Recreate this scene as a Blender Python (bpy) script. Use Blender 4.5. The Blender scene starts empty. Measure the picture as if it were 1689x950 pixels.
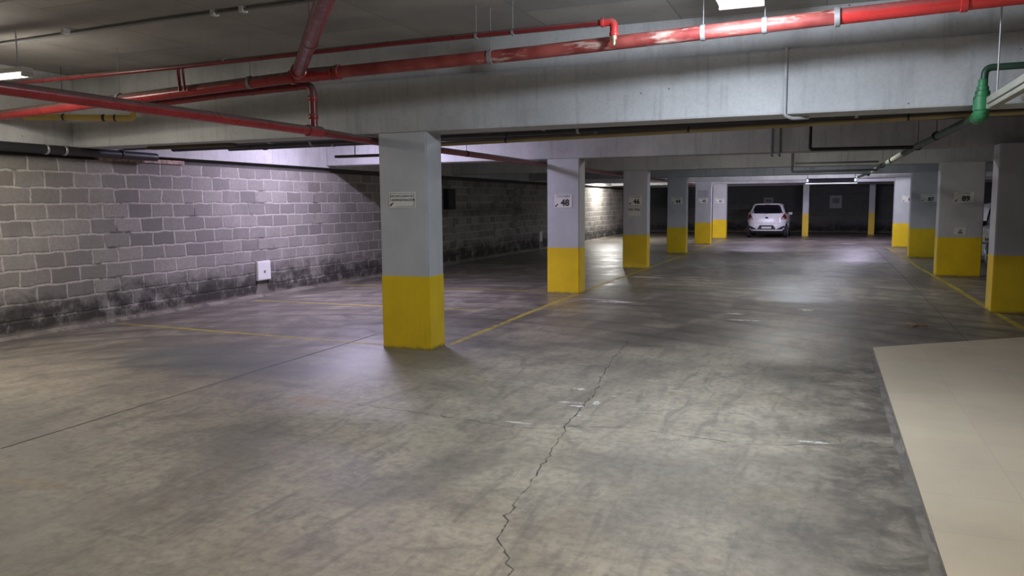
import bpy, bmesh, math, random
from mathutils import Vector, Matrix
random.seed(7)
PI = math.pi
scene = bpy.context.scene
COL = scene.collection

# ------------------------------------------------------------------ camera
YAW, PITCH, ROLL, FPX = 0.377, 0.107, -0.0087, 1294.4
cd = bpy.data.cameras.new('camera'); cam = bpy.data.objects.new('camera', cd); COL.objects.link(cam)
cd.sensor_fit = 'HORIZONTAL'; cd.sensor_width = 36.0; cd.lens = FPX * 36.0 / 1689.0
cd.clip_start = 0.05; cd.clip_end = 200
F = Vector((-math.sin(YAW) * math.cos(PITCH), math.cos(YAW) * math.cos(PITCH), -math.sin(PITCH)))
R = Vector((math.cos(YAW), math.sin(YAW), 0)); U = R.cross(F)
R2 = R * math.cos(ROLL) + U * math.sin(ROLL); U2 = -R * math.sin(ROLL) + U * math.cos(ROLL)
m = Matrix((R2, U2, -F)).transposed().to_4x4(); m.translation = Vector((0, 0, 1.55))
cam.matrix_world = m
scene.camera = cam

# ------------------------------------------------------------------ world, exposure
w = bpy.data.worlds.new('world'); scene.world = w; w.use_nodes = True
w.node_tree.nodes['Background'].inputs[0].default_value = (0.55, 0.6, 0.7, 1)
w.node_tree.nodes['Background'].inputs[1].default_value = 0.02
vs = scene.view_settings
vs.view_transform = 'Standard'; vs.look = 'None'; vs.gamma = 1; vs.use_curve_mapping = False; vs.exposure = 0.10

# lamps: (x, y, z, heading, length, watts, colour, lit) - used by the batten builder below
COOL = (0.78, 0.87, 1.0); WARM = (1.0, 0.93, 0.80); LILAC = (0.77, 0.70, 1.0); NEUT = (1.0, 0.98, 0.92)

# ------------------------------------------------------------------ materials
def nt(name):
    m = bpy.data.materials.new(name); m.use_nodes = True
    return m, m.node_tree, m.node_tree.nodes['Principled BSDF']
class N:
    """tiny node helper"""
    def __init__(s, tree): s.t = tree; s.co = s.n('ShaderNodeTexCoord').outputs['Object']; s.geo = None
    def n(s, kind, **kw):
        nd = s.t.nodes.new(kind)
        for k, v in kw.items(): setattr(nd, k, v)
        return nd
    def link(s, a, b): s.t.links.new(a, b)
    def set(s, sock, v):
        if hasattr(v, 'is_output') or isinstance(v, bpy.types.NodeSocket): s.link(v, sock)
        else:
            if isinstance(v, tuple) and len(v) == 3 and sock.type == 'RGBA': v = v + (1,)
            sock.default_value = v
    def world(s):
        if not s.geo: s.geo = s.n('ShaderNodeNewGeometry').outputs['Position']
        return s.geo
    def map(s, v, scale=(1, 1, 1), loc=(0, 0, 0), rot=(0, 0, 0)):
        m = s.n('ShaderNodeMapping'); s.set(m.inputs[0], v)
        m.inputs[1].default_value = loc; m.inputs[2].default_value = rot; m.inputs[3].default_value = scale
        return m.outputs[0]
    def noise(s, v, scale, detail=4, rough=0.55, dist=0.0):
        t = s.n('ShaderNodeTexNoise'); s.set(t.inputs['Vector'], v)
        t.inputs['Scale'].default_value = scale; t.inputs['Detail'].default_value = detail
        t.inputs['Roughness'].default_value = rough; t.inputs['Distortion'].default_value = dist
        return t.outputs['Fac']
    def ramp(s, v, a, b, lo=0.0, hi=1.0):
        r = s.n('ShaderNodeMapRange'); r.interpolation_type = 'SMOOTHSTEP'; s.set(r.inputs[0], v)
        r.inputs[1].default_value = a; r.inputs[2].default_value = b; r.inputs[3].default_value = lo; r.inputs[4].default_value = hi
        return r.outputs[0]
    def math(s, op, a, b=0.0, clamp=False):
        r = s.n('ShaderNodeMath', operation=op); r.use_clamp = clamp; s.set(r.inputs[0], a); s.set(r.inputs[1], b)
        return r.outputs[0]
    def mix(s, f, a, b, mode='MIX'):
        r = s.n('ShaderNodeMix', data_type='RGBA', blend_type=mode); s.set(r.inputs[0], f); s.set(r.inputs[6], a); s.set(r.inputs[7], b)
        return r.outputs[2]
    def sep(s, v):
        r = s.n('ShaderNodeSeparateXYZ'); s.set(r.inputs[0], v); return r.outputs
    def comb(s, x, y, z):
        r = s.n('ShaderNodeCombineXYZ'); s.set(r.inputs[0], x); s.set(r.inputs[1], y); s.set(r.inputs[2], z); return r.outputs[0]
    def bump(s, h, strength, dist=0.01):
        b = s.n('ShaderNodeBump'); s.set(b.inputs['Height'], h); b.inputs['Strength'].default_value = strength
        b.inputs['Distance'].default_value = dist; return b.outputs[0]

def simple(name, col, rough=0.5, metal=0.0, var=0.12, scale=6.0, bump=0.0, emit=None, estr=0.0, worn=None, wornth=0.62, dust=0.0):
    m, t, b = nt(name); q = N(t); P = q.world()
    n1 = q.noise(P, scale, 5, 0.6)
    dark = tuple(c * (1 - var) for c in col); light = tuple(min(1, c * (1 + var)) for c in col)
    c = q.mix(q.ramp(n1, 0.3, 0.7), dark, light)
    if worn: c = q.mix(q.ramp(q.noise(P, scale * 1.7, 6, 0.7), wornth, wornth + 0.05), c, worn)
    q.set(b.inputs['Base Color'], c)
    q.set(b.inputs['Roughness'], q.ramp(q.noise(P, scale * 2, 3), 0.2, 0.8, max(0.02, rough - 0.08), min(1, rough + 0.08)))
    b.inputs['Metallic'].default_value = metal
    if bump: q.link(q.bump(q.noise(P, scale * 6, 4), bump), b.inputs['Normal'])
    if dust:
        nz = q.sep(q.geo.node.outputs['Normal'])[2]
        c = q.mix(q.math('MULTIPLY', q.ramp(q.math('ADD', nz, q.math('MULTIPLY', q.noise(P, 8, 4), .5)), 0.15, 0.70), dust), c, (0.13, 0.115, 0.105))
        q.set(b.inputs['Base Color'], c)
    if emit:
        b.inputs['Emission Color'].default_value = emit + (1,); b.inputs['Emission Strength'].default_value = estr
    return m

def mat_floor():
    m, t, b = nt('stained_concrete_floor'); q = N(t); P = q.world(); x, y, z = q.sep(P)
    big = q.noise(P, 0.45, 5, 0.6, 0.6); mid = q.noise(q.map(P, loc=(3, 9, 0)), 1.5, 6, 0.65, 0.4); fine = q.noise(P, 16, 6, 0.7)
    stre = q.noise(q.map(P, scale=(5.0, 0.9, 1), rot=(0, 0, 0.5)), 1.6, 5, 0.65, 0.8)
    c = q.mix(q.ramp(mid, 0.28, 0.72), (0.31, 0.268, 0.205), (0.48, 0.425, 0.33))
    c = q.mix(q.math('MULTIPLY', q.ramp(stre, 0.48, 0.70), 0.60), c, (0.18, 0.165, 0.14))
    c = q.mix(q.math('MULTIPLY', q.ramp(big, 0.46, 0.66), 0.55), c, (0.155, 0.14, 0.12))
    c = q.mix(q.math('MULTIPLY', q.ramp(q.noise(q.map(P, loc=(11, 3, 0)), 3.2, 8, 0.72, 0.7), 0.50, 0.66), 0.5), c, (0.15, 0.14, 0.12))
    # tyre grime on the driving lane and in the left bays, patchy
    lane = q.ramp(q.math('ADD', y, q.math('MULTIPLY', q.math('SUBTRACT', big, 0.5), 6.0)), 7.0, 10.0)
    left = q.ramp(q.math('SUBTRACT', q.math('MULTIPLY', q.math('SUBTRACT', mid, 0.5), 3.0), x), 3.2, 4.8)
    leftY = q.ramp(q.math('ADD', y, q.math('MULTIPLY', q.math('SUBTRACT', mid, 0.5), 4.0)), 4.3, 6.2)
    grime = q.math('MAXIMUM', lane, q.math('MULTIPLY', left, leftY))
    gp = q.math('MULTIPLY', grime, q.ramp(q.noise(q.map(P, scale=(1.0, 0.45, 1), loc=(1, 4, 2)), 1.3, 6, 0.7, 1.2), 0.36, 0.60, 0.42, 0.95))
    c = q.mix(gp, c, (0.122, 0.107, 0.092))
    # rolled dark tyre arcs
    wv = q.n('ShaderNodeTexWave'); wv.wave_type = 'RINGS'; wv.rings_direction = 'Z'; q.set(wv.inputs[0], q.map(P, loc=(4.5, -3.0, 0)))
    wv.inputs['Scale'].default_value = 0.55; wv.inputs['Distortion'].default_value = 5.0; wv.inputs['Detail'].default_value = 3; wv.inputs['Detail Scale'].default_value = 0.6
    c = q.mix(q.math('MULTIPLY', q.math('MULTIPLY', q.ramp(wv.outputs['Fac'], 0.72, 0.98), grime), 0.5), c, (0.07, 0.07, 0.075))
    # grime gathered along the tiled platform, bluish oil stain in the first bay, ochre patches
    def spot(cx, cy, rx, ry, rot=0.0, wob=0.8, sc=1.6):
        dx = q.math('SUBTRACT', x, cx); dy = q.math('SUBTRACT', y, cy)
        u = q.math('DIVIDE', q.math('ADD', q.math('MULTIPLY', dx, math.cos(rot)), q.math('MULTIPLY', dy, math.sin(rot))), rx)
        v = q.math('DIVIDE', q.math('SUBTRACT', q.math('MULTIPLY', dy, math.cos(rot)), q.math('MULTIPLY', dx, math.sin(rot))), ry)
        d = q.math('SQRT', q.math('ADD', q.math('MULTIPLY', u, u), q.math('MULTIPLY', v, v)))
        d = q.math('ADD', d, q.math('MULTIPLY', q.math('SUBTRACT', q.noise(P, sc, 6, 0.7), 0.5), wob * 2.4))
        return q.ramp(d, 0.35, 1.1, 1.0, 0.0)
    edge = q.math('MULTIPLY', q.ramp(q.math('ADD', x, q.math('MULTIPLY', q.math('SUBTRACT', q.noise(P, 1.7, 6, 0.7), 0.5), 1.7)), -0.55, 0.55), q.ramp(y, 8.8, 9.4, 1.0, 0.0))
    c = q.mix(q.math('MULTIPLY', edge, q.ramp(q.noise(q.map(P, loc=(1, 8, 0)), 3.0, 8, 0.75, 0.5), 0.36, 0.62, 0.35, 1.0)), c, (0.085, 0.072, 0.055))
    c = q.mix(q.math('MULTIPLY', spot(-5.6, 6.2, 1.6, .8, -.15), 0.8), c, (0.10, 0.112, 0.118))
    c = q.mix(q.math('MULTIPLY', spot(-3.9, 6.6, .9, .6, .3), 0.4), c, (0.17, 0.16, 0.13))
    c = q.mix(q.math('MULTIPLY', spot(-6.4, 6.9, 1.3, .45, 0), 0.4), c, (0.13, 0.12, 0.115))
    c = q.mix(q.math('MULTIPLY', spot(-3.45, 3.9, .35, 1.6, .55), 0.45), c, (0.15, 0.135, 0.115))
    c = q.mix(q.math('MULTIPLY', spot(-2.05, 3.9, .30, .8, -.35), 0.45), c, (0.15, 0.135, 0.115))
    c = q.mix(q.math('MULTIPLY', spot(-1.0, 4.5, .55, .2, .15), 0.4), c, (0.19, 0.175, 0.15))
    c = q.mix(q.math('MULTIPLY', spot(-3.75, 5.10, .34, .12, -.1, .5, 5), 0.6), c, (0.36, 0.24, 0.10))
    c = q.mix(q.math('MULTIPLY', spot(-4.1, 3.0, .25, .10, .2, .6, 5), 0.45), c, (0.36, 0.24, 0.10))
    c = q.mix(q.math('MULTIPLY', spot(-1.74, 5.95, .10, .42, -.05, .5, 6), 0.5), c, (0.13, 0.12, 0.10))
    # ochre stains
    oc = q.ramp(q.noise(q.map(P, loc=(7.3, 2.2, 0)), 0.8, 5, 0.6), 0.60, 0.72)
    c = q.mix(q.math('MULTIPLY', oc, 0.35), c, (0.30, 0.235, 0.13))
    # pale scuffs, pin marks
    sc = q.ramp(q.noise(q.map(P, scale=(1.0, 2.2, 1), loc=(2, 5, 0)), 5.0, 7, 0.75, 0.6), 0.66, 0.76)
    c = q.mix(q.math('MULTIPLY', sc, 0.35), c, (0.5, 0.49, 0.46))
    sp = q.n('ShaderNodeTexVoronoi'); q.set(sp.inputs['Vector'], P); sp.inputs['Scale'].default_value = 3.1
    c = q.mix(q.ramp(sp.outputs['Distance'], 0.012, 0.03, 0.75, 0.0), c, (0.06, 0.055, 0.05))
    c = q.mix(q.ramp(fine, 0.30, 0.62, 0.40, 0.0), c, (0.08, 0.075, 0.07))
    q.set(b.inputs['Base Color'], c)
    rr = q.math('ADD', q.ramp(mid, 0.25, 0.75, 0.50, 0.68), q.math('MULTIPLY', grime, -0.20))
    q.set(b.inputs['Roughness'], rr)
    q.link(q.bump(q.math('ADD', fine, q.math('MULTIPLY', mid, 2.0)), 0.25, 0.004), b.inputs['Normal'])
    return m

def mat_blocks(axis='Y', c1=(0.35, 0.325, 0.29), c2=(0.19, 0.175, 0.16), mort=(0.52, 0.48, 0.44), name='block_wall'):
    m, t, b = nt(name); q = N(t); P = q.world(); x, y, z = q.sep(P)
    h = y if axis == 'Y' else x
    wob = q.noise(P, 4.0, 4, .6); wob2 = q.noise(q.map(P, loc=(5, 5, 5)), 4.5, 4, .6)
    v = q.comb(q.math('ADD', h, q.math('MULTIPLY', q.math('SUBTRACT', wob, 0.5), 0.09)),
               q.math('ADD', z, q.math('MULTIPLY', q.math('SUBTRACT', wob2, 0.5), 0.06)), 0.0)
    br = q.n('ShaderNodeTexBrick'); q.set(br.inputs['Vector'], v)
    br.inputs['Scale'].default_value = 1.0; br.inputs['Mortar Size'].default_value = 0.021; br.inputs['Mortar Smooth'].default_value = 0.75
    br.inputs['Brick Width'].default_value = 0.41; br.inputs['Row Height'].default_value = 0.2; br.inputs['Bias'].default_value = 0.0
    br.offset = 0.5
    br.inputs['Color1'].default_value = c1 + (1,); br.inputs['Color2'].default_value = c2 + (1,); br.inputs['Mortar'].default_value = mort + (1,)
    c = br.outputs['Color']
    # mortar smeared thick in places, raked open in others
    sm = q.ramp(q.noise(P, 1.1, 4, 0.6), 0.5, 0.7)
    darkm = q.math('MULTIPLY', br.outputs['Fac'], q.ramp(q.noise(q.map(P, loc=(8, 1, 3)), 1.6, 4, 0.6), 0.55, 0.66))
    c = q.mix(darkm, c, (0.11, 0.10, 0.09))
    c = q.mix(q.math('MULTIPLY', sm, 0.28), c, mort)
    c = q.mix(q.ramp(q.noise(P, 22, 6, 0.75), 0.3, 0.7, 0.45, 0.0), c, (0.15, 0.14, 0.125))
    c = q.mix(q.ramp(q.noise(q.map(P, scale=(1, 1, 0.4)), 0.7, 5, 0.6), 0.52, 0.72, 0.0, 0.45), c, (0.17, 0.16, 0.15))
    # mould and damp at the foot
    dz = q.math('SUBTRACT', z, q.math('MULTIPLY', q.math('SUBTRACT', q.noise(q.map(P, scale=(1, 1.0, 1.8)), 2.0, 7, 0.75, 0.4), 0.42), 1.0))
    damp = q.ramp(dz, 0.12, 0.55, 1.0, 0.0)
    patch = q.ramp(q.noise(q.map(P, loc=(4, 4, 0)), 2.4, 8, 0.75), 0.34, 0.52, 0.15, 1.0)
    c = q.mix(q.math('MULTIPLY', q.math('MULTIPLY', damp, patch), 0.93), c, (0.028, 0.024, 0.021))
    foot = q.ramp(q.math('ADD', z, q.math('MULTIPLY', q.noise(P, 4.0, 4), 0.12)), 0.10, 0.16, 1.0, 0.0)
    c = q.mix(q.math('MULTIPLY', foot, 0.55), c, (0.27, 0.235, 0.19))
    q.set(b.inputs['Base Color'], c); b.inputs['Roughness'].default_value = 0.9
    hgt = q.math('SUBTRACT', q.math('MULTIPLY', q.noise(P, 40, 5, 0.7), 0.35), q.math('MULTIPLY', br.outputs['Fac'], 0.8))
    q.link(q.bump(hgt, 0.7, 0.012), b.inputs['Normal'])
    return m

def mat_concrete(name, c1, c2, stain=(0.12, 0.115, 0.11), seam=None, streakz=True, rough=0.8):
    m, t, b = nt(name); q = N(t); P = q.world(); x, y, z = q.sep(P)
    c = q.mix(q.ramp(q.noise(P, 1.3, 6, 0.6, 0.3), 0.3, 0.7), c1, c2)
    c = q.mix(q.ramp(q.noise(q.map(P, loc=(3, 1, 7)), 0.5, 5, 0.6), 0.5, 0.75, 0.0, 0.35), c, stain)
    if streakz: c = q.mix(q.ramp(q.noise(q.map(P, scale=(6, 6, 0.5)), 2.2, 4, 0.6), 0.5, 0.8, 0.0, 0.35), c, stain)
    c = q.mix(q.ramp(q.noise(P, 30, 6, 0.8), 0.2, 0.6, 0.25, 0.0), c, stain)
    vo = q.n('ShaderNodeTexVoronoi'); q.set(vo.inputs['Vector'], P); vo.inputs['Scale'].default_value = 4.5
    c = q.mix(q.ramp(vo.outputs['Distance'], 0.02, 0.05, 0.8, 0.0), c, (0.06, 0.055, 0.05))
    h = q.noise(P, 25, 5, 0.7)
    if seam:
        br = q.n('ShaderNodeTexBrick'); wob = q.noise(P, 0.8, 3)
        q.set(br.inputs['Vector'], q.comb(q.math('ADD', y, q.math('MULTIPLY', wob, 0.06)), q.math('ADD', x, q.math('MULTIPLY', wob, 0.05)), 0.0))
        br.inputs['Scale'].default_value = 1.0; br.inputs['Brick Width'].default_value = seam[0]; br.inputs['Row Height'].default_value = seam[1]
        br.inputs['Mortar Size'].default_value = 0.008; br.inputs['Mortar Smooth'].default_value = 0.6; br.offset = 0.3
        br.inputs['Color1'].default_value = (1, 1, 1, 1); br.inputs['Color2'].default_value = (0.8, 0.8, 0.8, 1); br.inputs['Mortar'].default_value = (0.55, 0.55, 0.55, 1)
        c = q.mix(1.0, c, br.outputs['Color'], 'MULTIPLY')
        h = q.math('ADD', h, q.math('MULTIPLY', br.outputs['Fac'], 1.5))
    q.set(b.inputs['Base Color'], c); b.inputs['Roughness'].default_value = rough
    q.link(q.bump(h, 0.35, 0.006), b.inputs['Normal'])
    return m

def mat_paint(name, c1, chip=(0.35, 0.34, 0.32), chipth=0.70, rough=0.42):
    """thick wall paint on a column, brushed, a little scuffed towards the foot"""
    m, t, b = nt(name); q = N(t); P = q.world(); x, y, z = q.sep(P)
    c = q.mix(q.ramp(q.noise(P, 2.3, 6, 0.6), 0.3, 0.7), tuple(v * 0.86 for v in c1), c1)
    c = q.mix(q.ramp(q.noise(q.map(P, scale=(8, 8, 0.6)), 3, 4), 0.55, 0.8, 0.0, 0.25), c, tuple(v * 0.6 for v in c1))
    c = q.mix(q.ramp(q.noise(P, 9, 7, 0.8), chipth, chipth + 0.03, 0.0, 0.7), c, chip)
    foot = q.ramp(q.math('ADD', z, q.math('MULTIPLY', q.noise(P, 12, 5), 0.05)), 0.02, 0.07, 0.8, 0.0)
    c = q.mix(foot, c, (0.12, 0.11, 0.07))
    q.set(b.inputs['Base Color'], c); b.inputs['Roughness'].default_value = rough
    q.link(q.bump(q.noise(P, 30, 5, 0.7), 0.25, 0.004), b.inputs['Normal'])
    return m

def mat_tiles():
    m, t, b = nt('beige_tile_platform'); q = N(t); P = q.world(); x, y, z = q.sep(P)
    br = q.n('ShaderNodeTexBrick'); q.set(br.inputs['Vector'], q.map(P, loc=(-0.47, 0.2, 0)))
    br.inputs['Scale'].default_value = 1.0; br.inputs['Brick Width'].default_value = 0.52; br.inputs['Row Height'].default_value = 0.52
    br.offset = 0.0; br.inputs['Mortar Size'].default_value = 0.0022; br.inputs['Mortar Smooth'].default_value = 0.3
    br.inputs['Color1'].default_value = (0.57, 0.49, 0.355, 1); br.inputs['Color2'].default_value = (0.545, 0.455, 0.335, 1); br.inputs['Mortar'].default_value = (0.43, 0.37, 0.285, 1)
    c = br.outputs['Color']
    c = q.mix(q.ramp(q.noise(P, 1.4, 6, 0.65), 0.45, 0.75, 0.0, 0.35), c, (0.36, 0.31, 0.245))
    c = q.mix(q.ramp(q.noise(P, 9, 6, 0.75), 0.62, 0.75, 0.0, 0.35), c, (0.38, 0.29, 0.17))
    q.set(b.inputs['Base Color'], c)
    q.set(b.inputs['Roughness'], q.ramp(q.noise(P, 2, 5), 0.3, 0.7, 0.38, 0.55))
    return m

def mat_line(name, col, under=0.5):
    """worn floor paint: breaks up into nothing"""
    m, t, b = nt(name); q = N(t); P = q.world()
    b.inputs['Base Color'].default_value = col + (1,); b.inputs['Roughness'].default_value = 0.6
    a = q.math('MULTIPLY', q.ramp(q.noise(P, 9, 7, 0.8), 0.33, 0.55), q.ramp(q.noise(q.map(P, loc=(2, 2, 2)), 1.2, 3), 0.2, 0.62, 0.35, 1.0))
    q.set(b.inputs['Alpha'], q.math('MULTIPLY', a, under))
    return m

def mat_redworn():
    m, t, b = nt('peeling_red_pipe_paint'); q = N(t); P = q.world(); x, y, z = q.sep(P)
    c = q.mix(q.ramp(q.noise(P, 5, 5), 0.3, 0.7), (0.20, 0.028, 0.026), (0.36, 0.085, 0.07))
    zone = q.ramp(x, -3.3, -1.6, 0.0, 0.13)
    n = q.math('ADD', q.noise(q.map(P, scale=(1.0, 5, 5)), 2.6, 6, 0.7), zone)
    c = q.mix(q.ramp(n, 0.62, 0.72), c, (0.42, 0.30, 0.25))
    c = q.mix(q.ramp(n, 0.73, 0.80), c, (0.52, 0.46, 0.40))
    q.set(b.inputs['Base Color'], c); b.inputs['Roughness'].default_value = 0.45
    return m

M = {}
M['floor'] = mat_floor()
M['blocks'] = mat_blocks('Y')
M['blocks_back'] = mat_blocks('X', (0.12, 0.12, 0.13), (0.09, 0.09, 0.10), (0.14, 0.14, 0.145), 'dark_block_wall')
M['upper'] = mat_concrete('whitewashed_upper_wall', (0.62, 0.61, 0.60), (0.50, 0.49, 0.48))
M['ceiling'] = mat_concrete('ceiling_concrete', (0.33, 0.315, 0.295), (0.42, 0.40, 0.375), seam=(2.44, 1.22), streakz=False)
M['beam'] = mat_concrete('beam_concrete', (0.43, 0.435, 0.44), (0.53, 0.535, 0.54))
M['shaft'] = mat_paint('grey_column_paint', (0.52, 0.53, 0.555))
M['yellow'] = mat_paint('yellow_column_paint', (0.84, 0.575, 0.015))
M['lilac'] = mat_paint('grey_column_lilac_light', (0.40, 0.39, 0.50))  # unused; lilac lamp light mixed into the grey paint colour
M['tile'] = mat_tiles()
M['tile_edge'] = simple('tile_platform_edge', (0.30, 0.27, 0.22), 0.8, bump=0.3, scale=8)
M['line'] = mat_line('worn_yellow_line', (0.55, 0.43, 0.05), 0.8)
M['white_scuff'] = mat_line('white_paint_scuff', (0.75, 0.74, 0.70), 0.9)
M['ochre'] = mat_line('ochre_stain', (0.42, 0.27, 0.08), 0.6)
M['crack'] = mat_line('crack_dark', (0.09, 0.08, 0.07), 0.85)
M['joint'] = simple('joint_filler_gap_shade', (0.09, 0.085, 0.08), 0.9)  # floor joints; the same dark tone paints shade in the wall recess
M['red'] = simple('red_gloss_paint', (0.32, 0.024, 0.026), 0.3, scale=4, dust=.85)
M['red_fresh'] = simple('fresh_red_paint', (0.55, 0.035, 0.033), 0.3, scale=3, dust=.5)
M['red_dark'] = simple('dark_red_paint', (0.19, 0.018, 0.022), 0.32, scale=4, dust=.8)
M['red_worn'] = mat_redworn()
M['brass'] = simple('aged_brass', (0.55, 0.47, 0.30), 0.4, 0.7)
M['yellow_pipe'] = simple('yellow_gas_pipe', (0.58, 0.43, 0.12), 0.45, scale=3)
M['dusty_yellow'] = simple('dusty_yellow_pipe', (0.36, 0.28, 0.13), 0.6, scale=3, dust=.7)
M['black_pipe'] = simple('black_pipe', (0.025, 0.026, 0.028), 0.45, scale=4, worn=(0.2, 0.2, 0.2), wornth=0.70)
M['green'] = simple('green_plastic_pipe', (0.03, 0.20, 0.075), 0.5, scale=5, worn=(0.03, 0.05, 0.04), wornth=0.56)
M['green_dark'] = simple('dark_green_pipe', (0.018, 0.055, 0.032), 0.5, scale=5)
M['galv'] = simple('galvanised_steel', (0.42, 0.42, 0.43), 0.45, 0.6)
M['conduit'] = simple('grey_conduit', (0.24, 0.24, 0.245), 0.6)
M['white_plastic'] = simple('white_plastic', (0.72, 0.72, 0.70), 0.4, var=0.04)
M['pale_conduit'] = simple('pale_grey_conduit', (0.42, 0.42, 0.43), 0.6)
M['sleeve'] = simple('pale_pipe_sleeve', (0.45, 0.50, 0.42), 0.6)
M['plate'] = simple('sign_board', (0.70, 0.69, 0.65), 0.5, var=0.05)
M['plate_dim'] = simple('faded_notice_board', (0.36, 0.36, 0.40), 0.6, var=0.08)
M['ink'] = simple('sign_ink', (0.03, 0.03, 0.035), 0.6)
M['ink_soft'] = simple('faded_sign_ink', (0.16, 0.16, 0.17), 0.6)
M['black'] = simple('black_enclosure', (0.012, 0.012, 0.014), 0.6)
M['body_white'] = simple('white_car_paint', (0.72, 0.72, 0.73), 0.25, var=0.02)
M['body_grey'] = simple('grey_car_paint', (0.30, 0.31, 0.33), 0.25, var=0.03)
M['glass'] = simple('dark_car_glass', (0.01, 0.01, 0.013), 0.08, var=0.02)
M['rubber'] = simple('tyre_rubber', (0.02, 0.02, 0.02), 0.8)
M['tail'] = simple('tail_light_red', (0.16, 0.02, 0.02), 0.2)
M['tail_clear'] = simple('tail_light_clear', (0.6, 0.45, 0.42), 0.2)
M['trim'] = simple('dark_car_trim', (0.035, 0.035, 0.045), 0.5)
M['badge'] = simple('badge_blue', (0.02, 0.03, 0.09), 0.2)
M['alloy'] = simple('alloy_rim', (0.4, 0.4, 0.42), 0.3, 0.7)
M['paper'] = simple('paper_notice', (0.62, 0.62, 0.60), 0.7, var=0.04)
M['reflector'] = simple('lamp_housing', (0.70, 0.70, 0.68), 0.4, var=0.03)
M['dull'] = simple('dusty_lamp_housing', (0.27, 0.26, 0.215), 0.6)
M['tray'] = simple('bluish_lamp_tray', (0.20, 0.20, 0.30), 0.5)
M['twig'] = simple('dry_litter', (0.42, 0.25, 0.12), 0.8)
M['mortar'] = simple('smeared_mortar', (0.17, 0.15, 0.125), 0.9, bump=0.5, var=.3, scale=3, worn=(0.10, 0.09, 0.08), wornth=.55)
M['foot'] = simple('dirty_mortar_edge', (0.15, 0.135, 0.115), 0.9, var=.4, scale=5)
M['wood'] = simple('rough_timber', (0.12, 0.085, 0.06), 0.8)
M['gap_light'] = simple('brick_gap_light', (0.48, 0.33, 0.28), 0.9, scale=14, var=0.4, bump=0.5)  # pinkish brick-like colour painted for the light in the gap
def tube_mat(name, col, s):
    return simple(name, (0.8, 0.8, 0.8), 0.3, emit=col, estr=s)

# ------------------------------------------------------------------ mesh helpers
def link(name, bm, mat, parent=None, smooth=False):
    me = bpy.data.meshes.new(name); bmesh.ops.recalc_face_normals(bm, faces=bm.faces[:]); bm.to_mesh(me); bm.free()
    if mat is not None:
        for mm in (mat if isinstance(mat, (list, tuple)) else [mat]): me.materials.append(mm)
    if smooth:
        for p in me.polygons: p.use_smooth = True
        try: me.set_sharp_from_angle(angle=math.radians(40))
        except Exception: pass
    o = bpy.data.objects.new(name, me); COL.objects.link(o)
    if parent: o.parent = parent
    return o
def tag(o, label=None, cat=None, group=None, kind=None):
    if label: o['label'] = label
    if cat: o['category'] = cat
    if group: o['group'] = group
    if kind: o['kind'] = kind
    return o
def empty(name, loc, label, cat, group=None, rz=0.0):
    o = bpy.data.objects.new(name, None); COL.objects.link(o); o.location = loc; o.rotation_euler = (0, 0, rz)
    o.empty_display_size = 0.1
    return tag(o, label, cat, group)
def box(bm, x0, x1, y0, y1, z0, z1, bevel=0.0):
    vs_ = [bm.verts.new((x, y, z)) for z in (z0, z1) for y in (y0, y1) for x in (x0, x1)]
    idx = [(0, 2, 3, 1), (4, 5, 7, 6), (0, 1, 5, 4), (2, 6, 7, 3), (0, 4, 6, 2), (1, 3, 7, 5)]
    fs = [bm.faces.new([vs_[i] for i in f]) for f in idx]
    if bevel:
        es = set(e for f in fs for e in f.edges)
        bmesh.ops.bevel(bm, geom=list(es), offset=bevel, segments=2, affect='EDGES', profile=0.6)
    return fs
def B(*a, **k):
    bm = bmesh.new(); box(bm, *a, **k); return bm
def path(points, rad):
    """round the corners of a polyline"""
    P = [Vector(p) for p in points]; out = [P[0]]
    for i in range(1, len(P) - 1):
        a = (P[i - 1] - P[i]); b = (P[i + 1] - P[i]); r = min(rad, a.length * 0.45, b.length * 0.45)
        a.normalize(); b.normalize()
        if a.dot(b) < -0.995: out.append(P[i]); continue
        s, e = P[i] + a * r, P[i] + b * r
        for k in range(7):
            t = k / 6.0; out.append(s * (1 - t) ** 2 + P[i] * 2 * t * (1 - t) + e * t * t)
    out.append(P[-1]); return out
def tube(bm, points, r, seg=14, corner=0.0, caps=True):
    P = path(points, corner) if corner else [Vector(p) for p in points]
    rings = []; prev = None
    for i, p in enumerate(P):
        if i == 0: d = P[1] - P[0]
        elif i == len(P) - 1: d = P[-1] - P[-2]
        else: d = (P[i + 1] - P[i]).normalized() + (P[i] - P[i - 1]).normalized()
        d.normalize()
        if prev is None:
            u = d.cross(Vector((0, 0, 1))); u = u if u.length > 1e-3 else d.cross(Vector((1, 0, 0)))
        else: u = prev - d * prev.dot(d)
        u.normalize(); prev = u; v = d.cross(u)
        rr = r[i] if isinstance(r, (list, tuple)) else r
        rings.append([bm.verts.new(p + (u * math.cos(2 * PI * k / seg) + v * math.sin(2 * PI * k / seg)) * rr) for k in range(seg)])
    for a, b in zip(rings, rings[1:]):
        for k in range(seg): bm.faces.new((a[k], a[(k + 1) % seg], b[(k + 1) % seg], b[k]))
    if caps:
        bm.faces.new(rings[0][::-1]); bm.faces.new(rings[-1])
    return bm
def T(points, r, **k):
    bm = bmesh.new(); tube(bm, points, r, **k); return bm
def collar(p, d, r, length, name, mat, parent, steps=1):
    d = Vector(d).normalized(); p = Vector(p); bm = bmesh.new()
    tube(bm, [p - d * length / 2, p - d * (length / 2 - 0.004), p + d * (length / 2 - 0.004), p + d * length / 2], [r * 0.93, r, r, r * 0.93], seg=18)
    return link(name, bm, mat, parent, True)
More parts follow.
